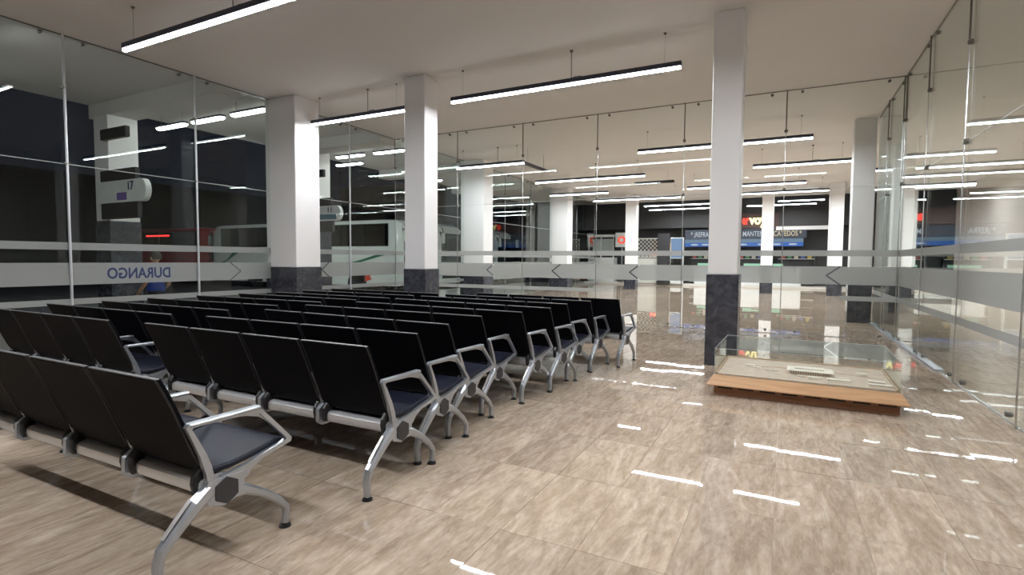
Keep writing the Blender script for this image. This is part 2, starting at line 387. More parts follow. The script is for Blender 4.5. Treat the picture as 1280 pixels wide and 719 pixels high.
# ------------------------------------------------------------------ glass walls
BANDS = ((1.592, 1.708), (0.725, 0.818)); ZW0, ZW1 = 1.037, 1.388
fit_me = MB().lathe([(0.016, -0.03), (0.034, -0.022), (0.036, 0.0), (0.034, 0.022), (0.016, 0.03)], 12).mesh('spider_fitting', 'steel_dark', True)
clamp_me = MB().lathe([(0.010, -0.03), (0.026, -0.026), (0.028, 0.0), (0.026, 0.026), (0.010, 0.03)], 10).mesh('glass_clamp', 'steel_dark', True)
def glass_wall(name, label, axis, k, joints, solid=(), chev=(), low=None, z_top=CE, ends=(True, True), band_rng=None):
    """axis 'x': wall runs along x at y = k. joints = s positions; solid = bays left out (a column stands there)"""
    W = tag(empty(name, (0, k, 0) if axis == 'x' else (k, 0, 0)), label, None, None, 'structure')
    rz = 0.0 if axis == 'x' else PI/2     # local: s along x, thickness along y
    def P(mb, nm, m, smooth=False):
        if axis == 'y':
            mb.v = [(-v[1], v[0], v[2]) for v in mb.v]
        return mb.build(nm, m, W, smooth)
    seam_z = 2.93
    for a, b in zip(joints[:-1], joints[1:]):
        if (a, b) in solid: continue
        for z0, z1 in ((0.012, seam_z-0.004), (seam_z+0.004, z_top-0.012)):
            P(MB().box(a+0.004, b-0.004, -0.006, 0.006, z0, z1), 'pane', 'glass')
        P(MB().box(a+0.004, b-0.004, -0.005, 0.005, seam_z-0.004, seam_z+0.004), 'seal', 'seal')
        P(MB().box(a, b, -0.012, 0.012, 0.0, 0.012), 'floor_channel', 'steel')
        P(MB().box(a, b, -0.012, 0.012, z_top-0.012, z_top), 'ceiling_channel', 'steel_dark')
    skip = set()
    for a, b in solid: skip |= {a, b}
    inward = -1 if axis == 'x' else (1 if k < 0 else -1)
    for i, s in enumerate(joints):
        if s in skip: continue
        if not ends[0] and i == 0 or not ends[1] and i == len(joints)-1: continue
        n = -0.030 if axis == 'x' else (-0.030 if k < 0 else 0.030)
        lw_ = name == 'wall_left'
        P(MB().tube([(s, n, 4.10), (s, n, z_top)], 0.020 if lw_ else 0.012, 8), 'hanger_rod', 'post_steel' if lw_ else 'steel_dark', True)
        P(MB().tube([(s, n, 0.0), (s, n, 4.10)], 0.020 if lw_ else 0.008, 8), 'post', 'post_steel' if lw_ else 'steel', True)
        for z in (4.10, 2.93):
            o = put('spider_fitting', fit_me, W); o.location = (s, n*0.6, z) if axis == 'x' else (-n*0.6, s, z); o.rotation_euler = (PI/2, 0, rz)
        for ds in (-0.27, 0.27):
            if i == 0 and ds < 0 or i == len(joints)-1 and ds > 0: continue
            for z in (0.07, z_top-0.06):
                o = put('glass_clamp', clamp_me, W); o.location = (s+ds, 0, z) if axis == 'x' else (0, s+ds, z); o.rotation_euler = (PI/2, 0, rz)
    # frosted film
    n = -0.0075 if axis == 'x' else (-0.0075 if k < 0 else 0.0075)
    n0, n1 = min(n, n*1.2), max(n, n*1.2)
    runs = []; start = joints[0]
    for a, b in zip(joints[:-1], joints[1:]):
        if (a, b) in solid:
            if a > start: runs.append((start, a))
            start = b
    if start < joints[-1]: runs.append((start, joints[-1]))
    for a, b in runs:
        for q, (z0, z1) in enumerate(BANDS):
            for a_, b_ in ([(a+0.01, b-0.01)] if q == 0 or low is None else low):
                P(MB().box(a_, b_, n0, n1, z0, z1), 'frosted_band', 'frosted_film')
        cs = [c for c in chev if a < c[0] < b]
        edges = [(a+0.01, 0)] + [c for c in cs] + [(b-0.01, 0)]
        zm = (ZW0+ZW1)/2
        for (s0, d0), (s1, d1) in zip(edges[:-1], edges[1:]):
            g0 = 0.022 if d0 else 0; g1 = 0.022 if d1 else 0
            poly = [(s0+g0+d0*0.23, ZW0), (s1-g1+d1*0.23, ZW0)]
            if d1: poly.append((s1-g1, zm))
            poly += [(s1-g1+d1*0.23, ZW1), (s0+g0+d0*0.23, ZW1)]
            if d0: poly.append((s0+g0, zm))
            P(MB().prism(poly, n0, n1, 'y'), 'frosted_band', 'frosted_film')
    return W
wl = glass_wall('wall_left', 'tall clear glass wall on the left with frosted bands and arrows', 'y', GX,
    [-5.7, -3.7, -1.7, 0.2, 2.2, 4.25, 6.3, 7.94, 8.6, 10.3, GY], solid=((7.94, 8.6),), chev=((7.2, -1), (9.36, 1)), ends=(True, False))
glass_wall('wall_back', 'clear glass wall across the back of the seating with frosted bands', 'x', GY,
    [GX, -7.9, -5.95, -4.0, -2.03, -0.06, RX], chev=((-6.99, 1), (-5.13, 1), (-3.19, 1), (-1.2, 1), (0.73, 1)), ends=(True, True), low=((GX+0.01, -4.0), (0.96, RX-0.01)))
glass_wall('wall_side', 'clear glass wall running back along the right with a steel floor rail', 'y', RX,
    [-5.8, -3.8, -1.8, 0.2, 2.2, 4.2, 6.2, 8.2, 10.2, GY, 13.8, 15.28], ends=(True, False))
glass_wall('wall_concourse', 'clear glass wall between the concourse and the bus platform', 'y', GX+0.001,
    [GY, 13.9, 15.8, 16.46, 18.8, 21.2, 23.7, 24.36, 27.0, 30.0], solid=((15.8, 16.46), (23.7, 24.36)), chev=((14.6, 1), (19.9, 1), (22.4, 1)), ends=(False, True))
MB().box(-0.05, 0.06, GY+0.02, 15.3, 0.0, 0.035, 0.004).build('floor_rail', 'aluminium', bpy.data.objects['wall_side'])
MB().box(-0.05, 0.06, 9.0, GY-0.02, 0.0, 0.035, 0.004).build('floor_rail', 'aluminium', bpy.data.objects['wall_side'])
# mirrored-from-inside lettering on the left glass
t = put('lettering', text_mesh('DURANGO', 0.255, 'letter_navy', 0.001, 0.006), wl)
t.location = (0.0105, 5.79, 1.125); t.rotation_euler = (PI/2, 0, -PI/2); t.scale = (0.80, 1, 1)

# ------------------------------------------------------------------ columns
def column(label, x0, x1, y0, y1, z1=CE, base=1.29, z0=0.0, plain=False):
    c = thing('column', label, 'column', ((x0+x1)/2, (y0+y1)/2, z0))
    hx, hy = (x1-x0)/2, (y1-y0)/2
    MB().box(-hx, hx, -hy, hy, base-z0 if not plain else 0, z1-z0, 0.012).build('shaft', 'column_white', c)
    if not plain:
        MB().box(-hx-0.018, hx+0.018, -hy-0.018, hy+0.018, 0.0, base-z0, 0.008).build('base', 'stone_dark', c)
    return c
column('wide white column with grey stone base built into the left glass wall', -10.16, -9.24, 7.94, 8.60)
column('slim white column with grey stone base standing behind the seat rows', -6.52, -6.04, 8.15, 8.57)
column('slim white column with tall dark base beside the glass display case', -0.97, -0.58, 7.95, 8.38)
column('wide white concourse column just right of the slim seat-row column', -10.16, -9.24, 15.8, 16.46)
column('wide white concourse column, second along the platform glass', -10.16, -9.24, 23.7, 24.36)
column('white far column directly in front of the red stall sign', -7.44, -6.88, 27.3, 27.8)
column('white far column that covers the end of the glowing shop sign', -1.02, -0.52, 27.3, 27.8)
column('white far column at the right end of the lit shop front', 1.66, 2.2, 27.0, 27.5)
column('white column with dark base at the end of the side glass rail', 1.40, 1.86, 15.3, 15.75)
column('white column seen through the side glass at the right edge', 2.75, 3.25, 18.9, 19.4)
oc1 = column('white platform column outside carrying sign seventeen', -14.6, -14.0, 6.75, 7.4, 4.78, 2.33, -0.01)
oc2 = column('white platform column outside carrying sign eleven', -14.6, -14.0, 12.85, 13.5, 5.1, 2.40, -0.01)

# ------------------------------------------------------------------ hanging LED tubes
ZL = 4.40
def tube_light(x0, x1, y, label, group=None, glow='tube_glow', rod=True):
    L = (x1-x0); t = thing('tube_light', label, 'ceiling light', ((x0+x1)/2, y, ZL), 0, group)
    h = L/2
    MB().box(-h, h, -0.036, 0.036, -0.012, 0.058, 0.006).build('housing', 'lamp_housing', t)
    df = MB().box(-h+0.01, h-0.01, -0.026, 0.026, -0.048, -0.0125).build('diffuser', 'tube_side_glow', t)
    df.data.materials.append(MATS[glow])
    for p_ in df.data.polygons:
        if p_.normal.z < -0.9: p_.material_index = 1
    for s in (-1, 1):
        w_ = MB().tube([(s*(h-0.25), 0, 0.055), (s*(h-0.25), 0, CE-ZL)], 0.0022, 5).build('suspension_wire', 'wire', t)
        MB().lathe([(0.004, CE-ZL-0.03), (0.022, CE-ZL-0.012), (0.024, CE-ZL)], 10, s*(h-0.25), 0).build('ceiling_anchor', 'steel_dark', w_, True)
    if rod:
        r_ = MB().tube([(0.3, 0, 0.055), (0.3, 0, CE-ZL)], 0.007, 6).build('feed_rod', 'steel_dark', t)
        MB().lathe([(0.008, CE-ZL-0.04), (0.03, CE-ZL-0.02), (0.032, CE-ZL)], 10, 0.3, 0).build('ceiling_anchor', 'steel_dark', r_, True)
        MB().tube([(0.3, 0, 0.06), (0.38, 0.01, 0.085), (0.46, 0, 0.075), (0.5, 0, 0.057)], 0.006, 6).build('feed_cable', 'lamp_housing', t, True)
    return t
tube_light(-8.30, -4.20, 4.24, 'long hanging tube light crossing the top left corner')
tube_light(-9.20, -6.62, 8.36, 'hanging tube light between the two left columns')
tube_light(-5.56, -1.46, 8.32, 'long hanging tube light in the centre above the back seat rows')
tube_light(-3.00, 1.10, 4.24, 'hanging tube light overhead above the viewer')
tube_light(-8.30, -4.20, 0.20, 'hanging tube light overhead on the left behind the viewer')
tube_light(-3.00, 1.10, 0.20, 'hanging tube light overhead behind the viewer')
G2 = 'tube lights in the concourse'
for x0, x1, y, lb in (
    (-9.40, -7.00, 14.36, 'tube light first beyond the back glass, in front of the wide concourse column'),
    (-3.60, 0.50, 14.33, 'long tube light first beyond the back glass, passing behind the slim right column'),
    (-8.42, -4.33, 18.25, 'tube light second row beyond the back glass, left one'),
    (-0.97, 1.63, 18.05, 'tube light second row beyond the back glass, right one'),
    (-9.50, -6.80, 22.15, 'tube light third row beyond the back glass, left one'),
    (-3.58, 0.60, 22.25, 'tube light third row beyond the back glass, behind the slim right column'),
    (-8.40, -4.30, 25.0, 'tube light fourth row beyond the back glass, left one'),
    (-2.30, 1.50, 25.0, 'tube light fourth row beyond the back glass, right one'),
    (-6.75, -2.95, 28.4, 'tube light fifth row beyond the back glass, left one'),
    (-0.40, 1.55, 28.6, 'short tube light fifth row beyond the back glass, right one'),
    (-7.00, -2.90, 30.7, 'far tube light at the edge of the concourse ceiling above the cooler'),
    (-1.86, 1.30, 30.4, 'far tube light at the edge of the concourse ceiling above the shop sign'),
    (2.30, 6.20, 20.3, 'tube light seen through the side glass, nearer one'),
    (2.40, 6.20, 25.5, 'tube light seen through the side glass, farther one'),
    (2.60, 6.40, 6.0, 'tube light in the corridor right of the side glass'),
    ):
    tube_light(x0, x1, y, lb, G2, 'concourse_glow', rod=(y < 19))
u = thing('unlit_fixture', 'dark unlit fixture at the end of a tube light beyond the glass', 'ceiling light', (-7.1, 15.4, ZL))
MB().box(-0.06, 0.06, -0.85, 0.85, -0.02, 0.05, 0.006).build('housing', 'lamp_housing', u)
for x in (-0.025, 0.025): MB().box(x-0.012, x+0.012, -0.83, 0.83, -0.03, -0.021).build('louver', 'steel_dark', u)
for y in (-0.6, 0.6): MB().tube([(0, y, 0.05), (0, y, CE-ZL)], 0.004, 6).build('suspension_wire', 'wire', u)
u = thing('unlit_fixture', 'dark unlit bar fixture hanging over the middle of the concourse', 'ceiling light', (-4.47, 20.35, ZL+0.02))
MB().box(-0.73, 0.73, -0.10, 0.10, -0.03, 0.05, 0.008).build('housing', 'bracket_black', u)
MB().box(-0.70, 0.70, -0.02, 0.02, -0.045, -0.031).build('louver', 'steel_dark', u)
for x in (-0.5, 0.5): MB().tube([(x, 0, 0.05), (x, 0, CE-ZL-0.02)], 0.004, 6).build('suspension_wire', 'wire', u)

sp = thing('spot_light', 'small spot lamp hanging beside the column at the side glass', 'ceiling light', (2.03, 15.5, 4.02))
MB().tube([(0, 0, 0.08), (0, 0, CE-4.02)], 0.008, 6).build('stem', 'steel', sp)
MB().lathe([(0.02, 0.09), (0.045, 0.07), (0.055, 0.0)], 14).build('shade', 'steel', sp, True)
MB().lathe([(0.050, -0.001), (0.048, -0.012), (0.02, -0.018)], 14).build('lens', 'tube_side_glow', sp, True)

# oval platform lamps outside the left glass
def oval_lamp(x, y, label, z=4.80):
    t = thing('oval_lamp', label, 'ceiling light', (x, y, z), 0, 'oval lamps under the platform canopy')
    def oval(hx, hy, n=8):
        return [(hx-hy+hy*math.cos(a), hy*math.sin(a)) for a in [(-PI/2+PI*i/n) for i in range(n+1)]] + [(-hx+hy+hy*math.cos(a), hy*math.sin(a)) for a in [(PI/2+PI*i/n) for i in range(n+1)]]
    MB().prism(oval(0.62, 0.085), 0.0, 0.05, 'z').build('housing', 'lamp_housing', t)
    MB().rings([[(*p, -0.045) for p in oval(0.56, 0.05)], [(*p, -0.02) for p in oval(0.595, 0.075)], [(*p, -0.001) for p in oval(0.60, 0.08)]]).build('diffuser', 'platform_glow', t)
    for s in (-0.45, 0.45): MB().tube([(s, 0, 0.05), (s, 0, 5.1-z)], 0.004, 5).build('suspension_wire', 'wire', t)
    return t
words = ['left', 'middle', 'right']
for k, x in enumerate((-13.9, -12.45, -10.95)): oval_lamp(x, 8.15, 'oval platform lamp in the nearer row outside, %s of three' % words[k])
for k, x in enumerate((-13.7, -12.6, -11.0)): oval_lamp(x, 13.0 if k else 14.1, 'oval platform lamp in the second row outside, %s of three' % words[k])
for k, x in enumerate((-13.5, -11.2)): oval_lamp(x, 18.6, 'oval platform lamp in the third row outside, %s of two' % words[2*k])
for k, x in enumerate((-13.5, -11.2)): oval_lamp(x, 3.6, 'oval platform lamp outside, first row, %s of two' % words[2*k])

fd = thing('added_floodlight', 'added unseen floodlight brightening the white coach, hidden behind the wide left column', 'lamp', (-15.22, 12.8, 4.95))  # made-up lamp, kept out of sight, added to brighten the white coach
MB().box(-0.10, 0.10, -0.22, 0.22, -0.14, 0.14, 0.02).build('housing', 'lamp_housing', fd)
MB().box(-0.112, -0.1005, -0.19, 0.19, -0.11, 0.11).build('lens', 'added_flood_glow', fd)
MB().box(-0.03, 0.42, -0.04, 0.04, 0.14, 0.18).build('bracket', 'steel_dark', fd)
fd.rotation_euler = (0, math.radians(-15), 0)

# platform number signs
def number_sign(num, y, label, patch, xr, xn, pa, pb):
    t = thing('platform_sign', label, 'sign', (-14.0, y, 2.96))
    n = 10; hz = 0.245
    poly = [(-0.30, -hz), (xr-0.2, -hz)] + [(xr-0.2+0.20*math.sin(PI*i/n), -hz*math.cos(PI*i/n)) for i in range(1, n)] + [(xr-0.2, hz), (-0.30, hz)]
    MB().prism(poly, -0.06, 0.06, 'y').build('panel', 'sign_white', t)
    a = put('lettering', text_mesh(num, 0.26, 'letter_navy', 0.003, 0.006, align='CENTER'), t); a.location = (xn, -0.065, 0.02); a.rotation_euler = (PI/2, 0, 0)
    MB().box(pa, pb, -0.064, -0.0605, -0.20, -0.03).build('colour_patch', patch, t)
    for z0, z1, x1 in ((hz, hz+0.26, xr-0.42), (-hz-0.36, -hz, xr-0.36)):
        MB().box(-0.15, x1, -0.05, 0.05, z0, z1, 0.01).build('bracket', 'bracket_black', t)
    MB().box(-0.10, xr-0.75, -0.05, 0.05, 1.20, 1.44, 0.01).build('bracket', 'bracket_black', t)
number_sign('17', 6.69, 'rounded platform sign reading 17 at the left edge outside', 'sign_violet', 1.70, 1.10, 0.55, 0.95)
number_sign('11', 12.79, 'rounded platform sign reading 11 beyond the wide left column', 'sign_teal', 1.23, 0.76, 0.15, 1.05)

# ------------------------------------------------------------------ benches
PITCH_S = 0.605; NS = 4; HW = PITCH_S*NS/2
def make_bench():
    b = thing('beam_bench', 'x', 'bench')
    # shared meshes (local x along the row, +y towards the seat front, origin below the top of the back)
    outer = [(0.070,0.700),(0.085,0.715),(0.26,0.710),(0.435,0.703),(0.468,0.690),(0.56,0.590),(0.648,0.492),(0.644,0.470),(0.56,0.452),(0.470,0.436),(0.405,0.405),(0.370,0.365),(0.22,0.365),(0.165,0.400),(0.158,0.455),(0.133,0.545),(0.095,0.640)]
    inner = [(0.096,0.688),(0.106,0.695),(0.26,0.690),(0.425,0.683),(0.452,0.672),(0.540,0.577),(0.612,0.497),(0.612,0.489),(0.560,0.476),(0.470,0.460),(0.398,0.440),(0.330,0.428),(0.226,0.418),(0.196,0.442),(0.186,0.490),(0.162,0.556),(0.121,0.640)]
    web_me = MB().prism([(0.300,0.691),(0.428,0.686),(0.456,0.674),(0.545,0.579),(0.612,0.503),(0.594,0.520),(0.560,0.570),(0.512,0.620),(0.452,0.655),(0.385,0.676)], -0.005, 0.005, 'x').mesh('arm_web', 'aluminium')
    arm_me = MB().ring_prism(outer, inner, -0.014, 0.014).box(-0.024, 0.024, 0.085, 0.455, 0.699, 0.716, 0.005).mesh('armrest', 'aluminium')
    leg = MB()
    hub = [(0.165,0.415),(0.352,0.408),(0.352,0.345),(0.322,0.292),(0.240,0.272),(0.165,0.300),(0.135,0.360)]
    leg.prism(hub, -0.020, 0.020, 'x')
    leg.sweep([(0.180,0.372),(0.110,0.325),(0.030,0.250),(-0.045,0.178),(-0.063,0.120),(-0.060,0.022)], [0.056,0.058,0.054,0.050,0.046,0.042], [0.070,0.066,0.052,0.048,0.040,0.036])
    leg.sweep([(0.290,0.325),(0.365,0.305),(0.470,0.245),(0.560,0.170),(0.610,0.110),(0.612,0.070),(0.605,0.022)], [0.050,0.048,0.044,0.042,0.040,0.038,0.036], [0.080,0.055,0.042,0.040,0.036,0.034,0.034])
    leg_me = leg.mesh('leg_frame', 'aluminium')
    groove_me = MB().sweep([(0.098,0.345),(0.020,0.270),(-0.030,0.216)], 0.020, 0.008).mesh('inlay', 'beam_metal')
    foot_me = MB().lathe([(0.013, 0.022), (0.013, 0.012), (0.030, 0.011), (0.033, 0.0)], 14).mesh('foot', 'black_plastic', True)
    hexp = [(0.255+(0.067, 0.059)[k % 2]*math.cos(PI/2+k*PI/6), 0.345+(0.067, 0.059)[k % 2]*math.sin(PI/2+k*PI/6)) for k in range(12)]
    badge_me = MB().prism(hexp, -0.026, 0.026, 'x').mesh('badge', 'badge_grey')
    seat_prof = [(0.172,0.500),(0.182,0.468),(0.215,0.449),(0.30,0.447),(0.40,0.458),(0.50,0.474),(0.57,0.484),(0.610,0.478),(0.628,0.462)]
    sw = PITCH_S/2-0.0145
    seat_me = MB().slab(seat_prof, -sw, sw, 0.034, 0.009).mesh('seat', 'seat_leather', True)
    back_prof = [(0.178,0.462),(0.158,0.500),(0.132,0.555),(0.102,0.630),(0.070,0.715),(0.035,0.805),(0.002,0.880),(-0.028,0.940)]
    bw = PITCH_S/2-0.016
    back_me = MB().slab(back_prof, -bw, bw, 0.026, 0.006).mesh('backrest', 'black_leather', True)
    trim_me = MB().box(-bw+0.004, bw-0.004, -0.041, -0.018, 0.9395, 0.9455, 0.002).mesh('edge_trim_glint', 'trim_glint_grey')  # top trim with a light glint put into its grey; side piping stays dark
    side_me = MB().sweep([(y-0.0125, z) for y, z in back_prof[1:]], 0.006, 0.008, 0).mesh('side_piping', 'black_plastic')
    br_me = MB().rings([[(x_, 0.165+(y_-0.165)*k_, 0.41+(z_-0.41)*k_) for y_, z_ in ((0.118,0.405),(0.122,0.445),(0.160,0.490),(0.190,0.480),(0.190,0.430),(0.170,0.352),(0.130,0.355))] for x_, k_ in ((-0.018, 0.8), (-0.010, 1.0), (0.010, 1.0), (0.018, 0.8))]).mesh('bracket', 'black_plastic')
    cl_me = MB().prism([(0.108,0.350),(0.112,0.440),(0.150,0.470),(0.30,0.440),(0.32,0.36),(0.28,0.325),(0.14,0.325)], -0.016, 0.016, 'x').mesh('clamp', 'aluminium')
    oval = [(0.215+0.075*math.copysign(abs(math.cos(a))**0.6, math.cos(a)), 0.385+0.042*math.copysign(abs(math.sin(a))**0.6, math.sin(a))) for a in [2*PI*k/16 for k in range(16)]]
    MB().prism(oval, -HW+0.02, HW-0.02, 'x').build('beam', 'beam_metal', b, True)
    for k in range(NS):
        x = -HW+PITCH_S*(k+0.5)
        put('seat', seat_me, b, (x, 0, 0))
        bk = put('backrest', back_me, b, (x, 0, 0))
        put('edge_trim_glint', trim_me, bk)
        for s in (-1, 1): put('side_piping', side_me, bk, (s*(bw-0.001), 0, 0))
        for s in (-1, 1): put('bracket', br_me, b, (x+s*(PITCH_S/2-0.042), 0, 0))
    for k in range(NS+1):
        x = -HW+PITCH_S*k
        a = put('armrest', arm_me, b, (x, 0, 0)); put('arm_web', web_me, a)
        if 0 < k < NS: put('clamp', cl_me, b, (x, 0, 0))
    for s in (-1, 1):
        lf = put('leg_frame', leg_me, b, (s*HW, 0, 0))
        put('inlay', groove_me, lf, (0, -0.012, 0.012))
        put('badge', badge_me, lf)
        put('foot', foot_me, lf, (0, -0.060, 0)); put('foot', foot_me, lf, (0, 0.605, 0))
    return b
ORD = ['first', 'second', 'third', 'fourth', 'fifth', 'sixth', 'seventh', 'eighth', 'ninth', 'tenth']
RB = [(-4.84,-2.42,1.34,1.34),(-4.66,-2.24,2.47,2.46),(-4.74,-2.33,3.04,3.07),(-4.88,-2.42,3.75,3.64),(-4.96,-2.52,4.36,4.33),(-4.80,-2.36,5.01,4.88),(-4.74,-2.28,5.68,5.46),(-4.75,-2.34,6.30,6.07),(-4.66,-2.25,6.80,6.68),(-4.42,-2.02,7.36,7.19)]
LB = [(-7.50,-5.08,2.42,2.42),(-7.56,-5.14,2.97,2.97),(-7.49,-5.07,3.49,3.50),(-7.53,-5.10,4.03,4.13),(-7.49,-5.06,4.67,4.73),(-7.41,-4.97,5.27,5.24),(-7.22,-4.82,5.78,5.71),(-7.26,-4.88,6.36,6.30),(-7.24,-4.84,6.98,6.88)]
bench0 = make_bench(); bk = KIDS(bench0); first = True
for lst, txt, off in ((RB, 'black four-seat bench, %s row from the camera in the aisle-side block', 0), (LB, 'black four-seat bench, %s row from the camera in the window-side block', 1)):
    for i, (x0, x1, ya, yb) in enumerate(lst):
        o = bench0 if first else copy_tree(bench0, None, bk)
        first = False
        o.location = ((x0+x1)/2, (ya+yb)/2+0.03, 0); o.rotation_euler = (0, 0, math.atan2(yb-ya, x1-x0))
        o['label'] = txt % ORD[i+off]; o['group'] = 'rows of black beam benches'

# ------------------------------------------------------------------ display case with the scale model
dc = thing('display_case', 'low wooden display case with glass cover over a white scale model', 'display case', (0.185, 6.85, 0), math.radians(-1.2))
MB().box(-0.84, 0.86, -0.61, 0.66, 0, 0.118).build('plinth', 'wood_dark', dc)
for k in range(8):
    MB().box(-0.80+k*0.212, -0.80+k*0.212+0.15, -0.616, -0.609, 0.072, 0.090).build('slot', 'slot_black', dc)
MB().rings([[(-0.90,-0.74,0.118),(0.92,-0.74,0.118),(0.92,0.74,0.118),(-0.90,0.74,0.118)], [(-0.90,-0.74,0.128),(0.92,-0.74,0.128),(0.92,0.74,0.128),(-0.90,0.74,0.128)], [(-0.855,-0.585,0.205),(0.875,-0.585,0.205),(0.875,0.665,0.205),(-0.855,0.665,0.205)]]).build('ledge', 'wood_light', dc)
X0, X1, Y0, Y1, Z0, Z1 = -0.845, 0.865, -0.565, 0.645, 0.206, 0.505
for a in ((X0, X1, Y0, Y0+0.006, Z0, Z1-0.0065), (X0, X1, Y1-0.006, Y1, Z0, Z1-0.0065), (X0, X0+0.006, Y0+0.0065, Y1-0.0065, Z0, Z1-0.0065), (X1-0.006, X1, Y0+0.0065, Y1-0.0065, Z0, Z1-0.0065), (X0, X1, Y0, Y1, Z1-0.006, Z1)):
    MB().box(*a).build('glass_pane', 'case_glass', dc)
for a in ((X0, X1, Y0-0.001, Y0+0.002, Z1-0.002, Z1+0.002), (X0, X1, Y1-0.002, Y1+0.001, Z1-0.002, Z1+0.002), (X0-0.001, X0+0.002, Y0, Y1, Z1-0.002, Z1+0.002), (X1-0.002, X1+0.001, Y0, Y1, Z1-0.002, Z1+0.002), (X0, X0+0.003, Y0, Y0+0.003, Z0, Z1)):
    MB().box(*a).build('glass_edge', 'seal', dc)
mb_ = MB().box(X0+0.02, X1-0.02, Y0+0.02, Y1-0.02, 0.206, 0.222).build('model_base', 'model_base', dc)
MB().box(X0+0.012, X1-0.012, Y1-0.035, Y1-0.012, 0.206, 0.236).build('back_strip', 'model_tan', dc)
MB().box(X0+0.012, X0+0.03, Y0+0.02, Y1-0.04, 0.206, 0.232).build('side_strip', 'model_tan', dc)
MB().box(X1-0.03, X1-0.012, Y0+0.02, Y1-0.04, 0.206, 0.232).build('side_strip', 'model_tan', dc)
mh = MB().box(-0.10, 0.30, -0.16, 0.06, 0.222, 0.262).box(-0.05, 0.24, -0.10, 0.02, 0.262, 0.285).build('model_building', 'model_white', dc)
MB().rings([[(-0.13,-0.19,0.262),(0.33,-0.19,0.262),(0.33,0.09,0.262),(-0.13,0.09,0.262)], [(-0.11,-0.17,0.268),(0.31,-0.17,0.268),(0.31,0.07,0.268),(-0.11,0.07,0.268)]]).build('model_roof', 'model_white', mh)
for k in range(16): MB().box(-0.09+k*0.024, -0.08+k*0.024, -0.175, -0.163, 0.222, 0.262).build('model_column', 'model_tan', mh)
for (x, y, a, b, h) in ((-0.52, 0.05, 0.10, 0.05, 0.02), (-0.44, -0.02, 0.07, 0.04, 0.015), (0.14, -0.34, 0.12, 0.06, 0.02), (0.36, -0.36, 0.20, 0.07, 0.022), (0.70, -0.30, 0.14, 0.06, 0.028), (0.72, -0.42, 0.20, 0.05, 0.018), (0.60, 0.12, 0.08, 0.06, 0.02), (0.02, -0.30, 0.07, 0.03, 0.012), (0.40, -0.20, 0.12, 0.03, 0.012), (-0.25, -0.10, 0.08, 0.012, 0.01), (-0.33, -0.12, 0.05, 0.012, 0.01)):
    o = MB().box(x-a/2, x+a/2, y-b/2, y+b/2, 0.222, 0.222+h).box(x-a/2-0.005, x+a/2+0.005, y-b/2-0.005, y+b/2+0.005, 0.222+h, 0.225+h).build('model_building', 'model_white', dc)
MB().prism([(-0.55, 0.12), (-0.2, 0.17), (0.3, 0.16), (0.7, 0.02), (0.7, 0.0), (0.3, 0.13), (-0.2, 0.14), (-0.55, 0.09)], 0.222, 0.226, 'z').build('model_road', 'model_tan', dc)

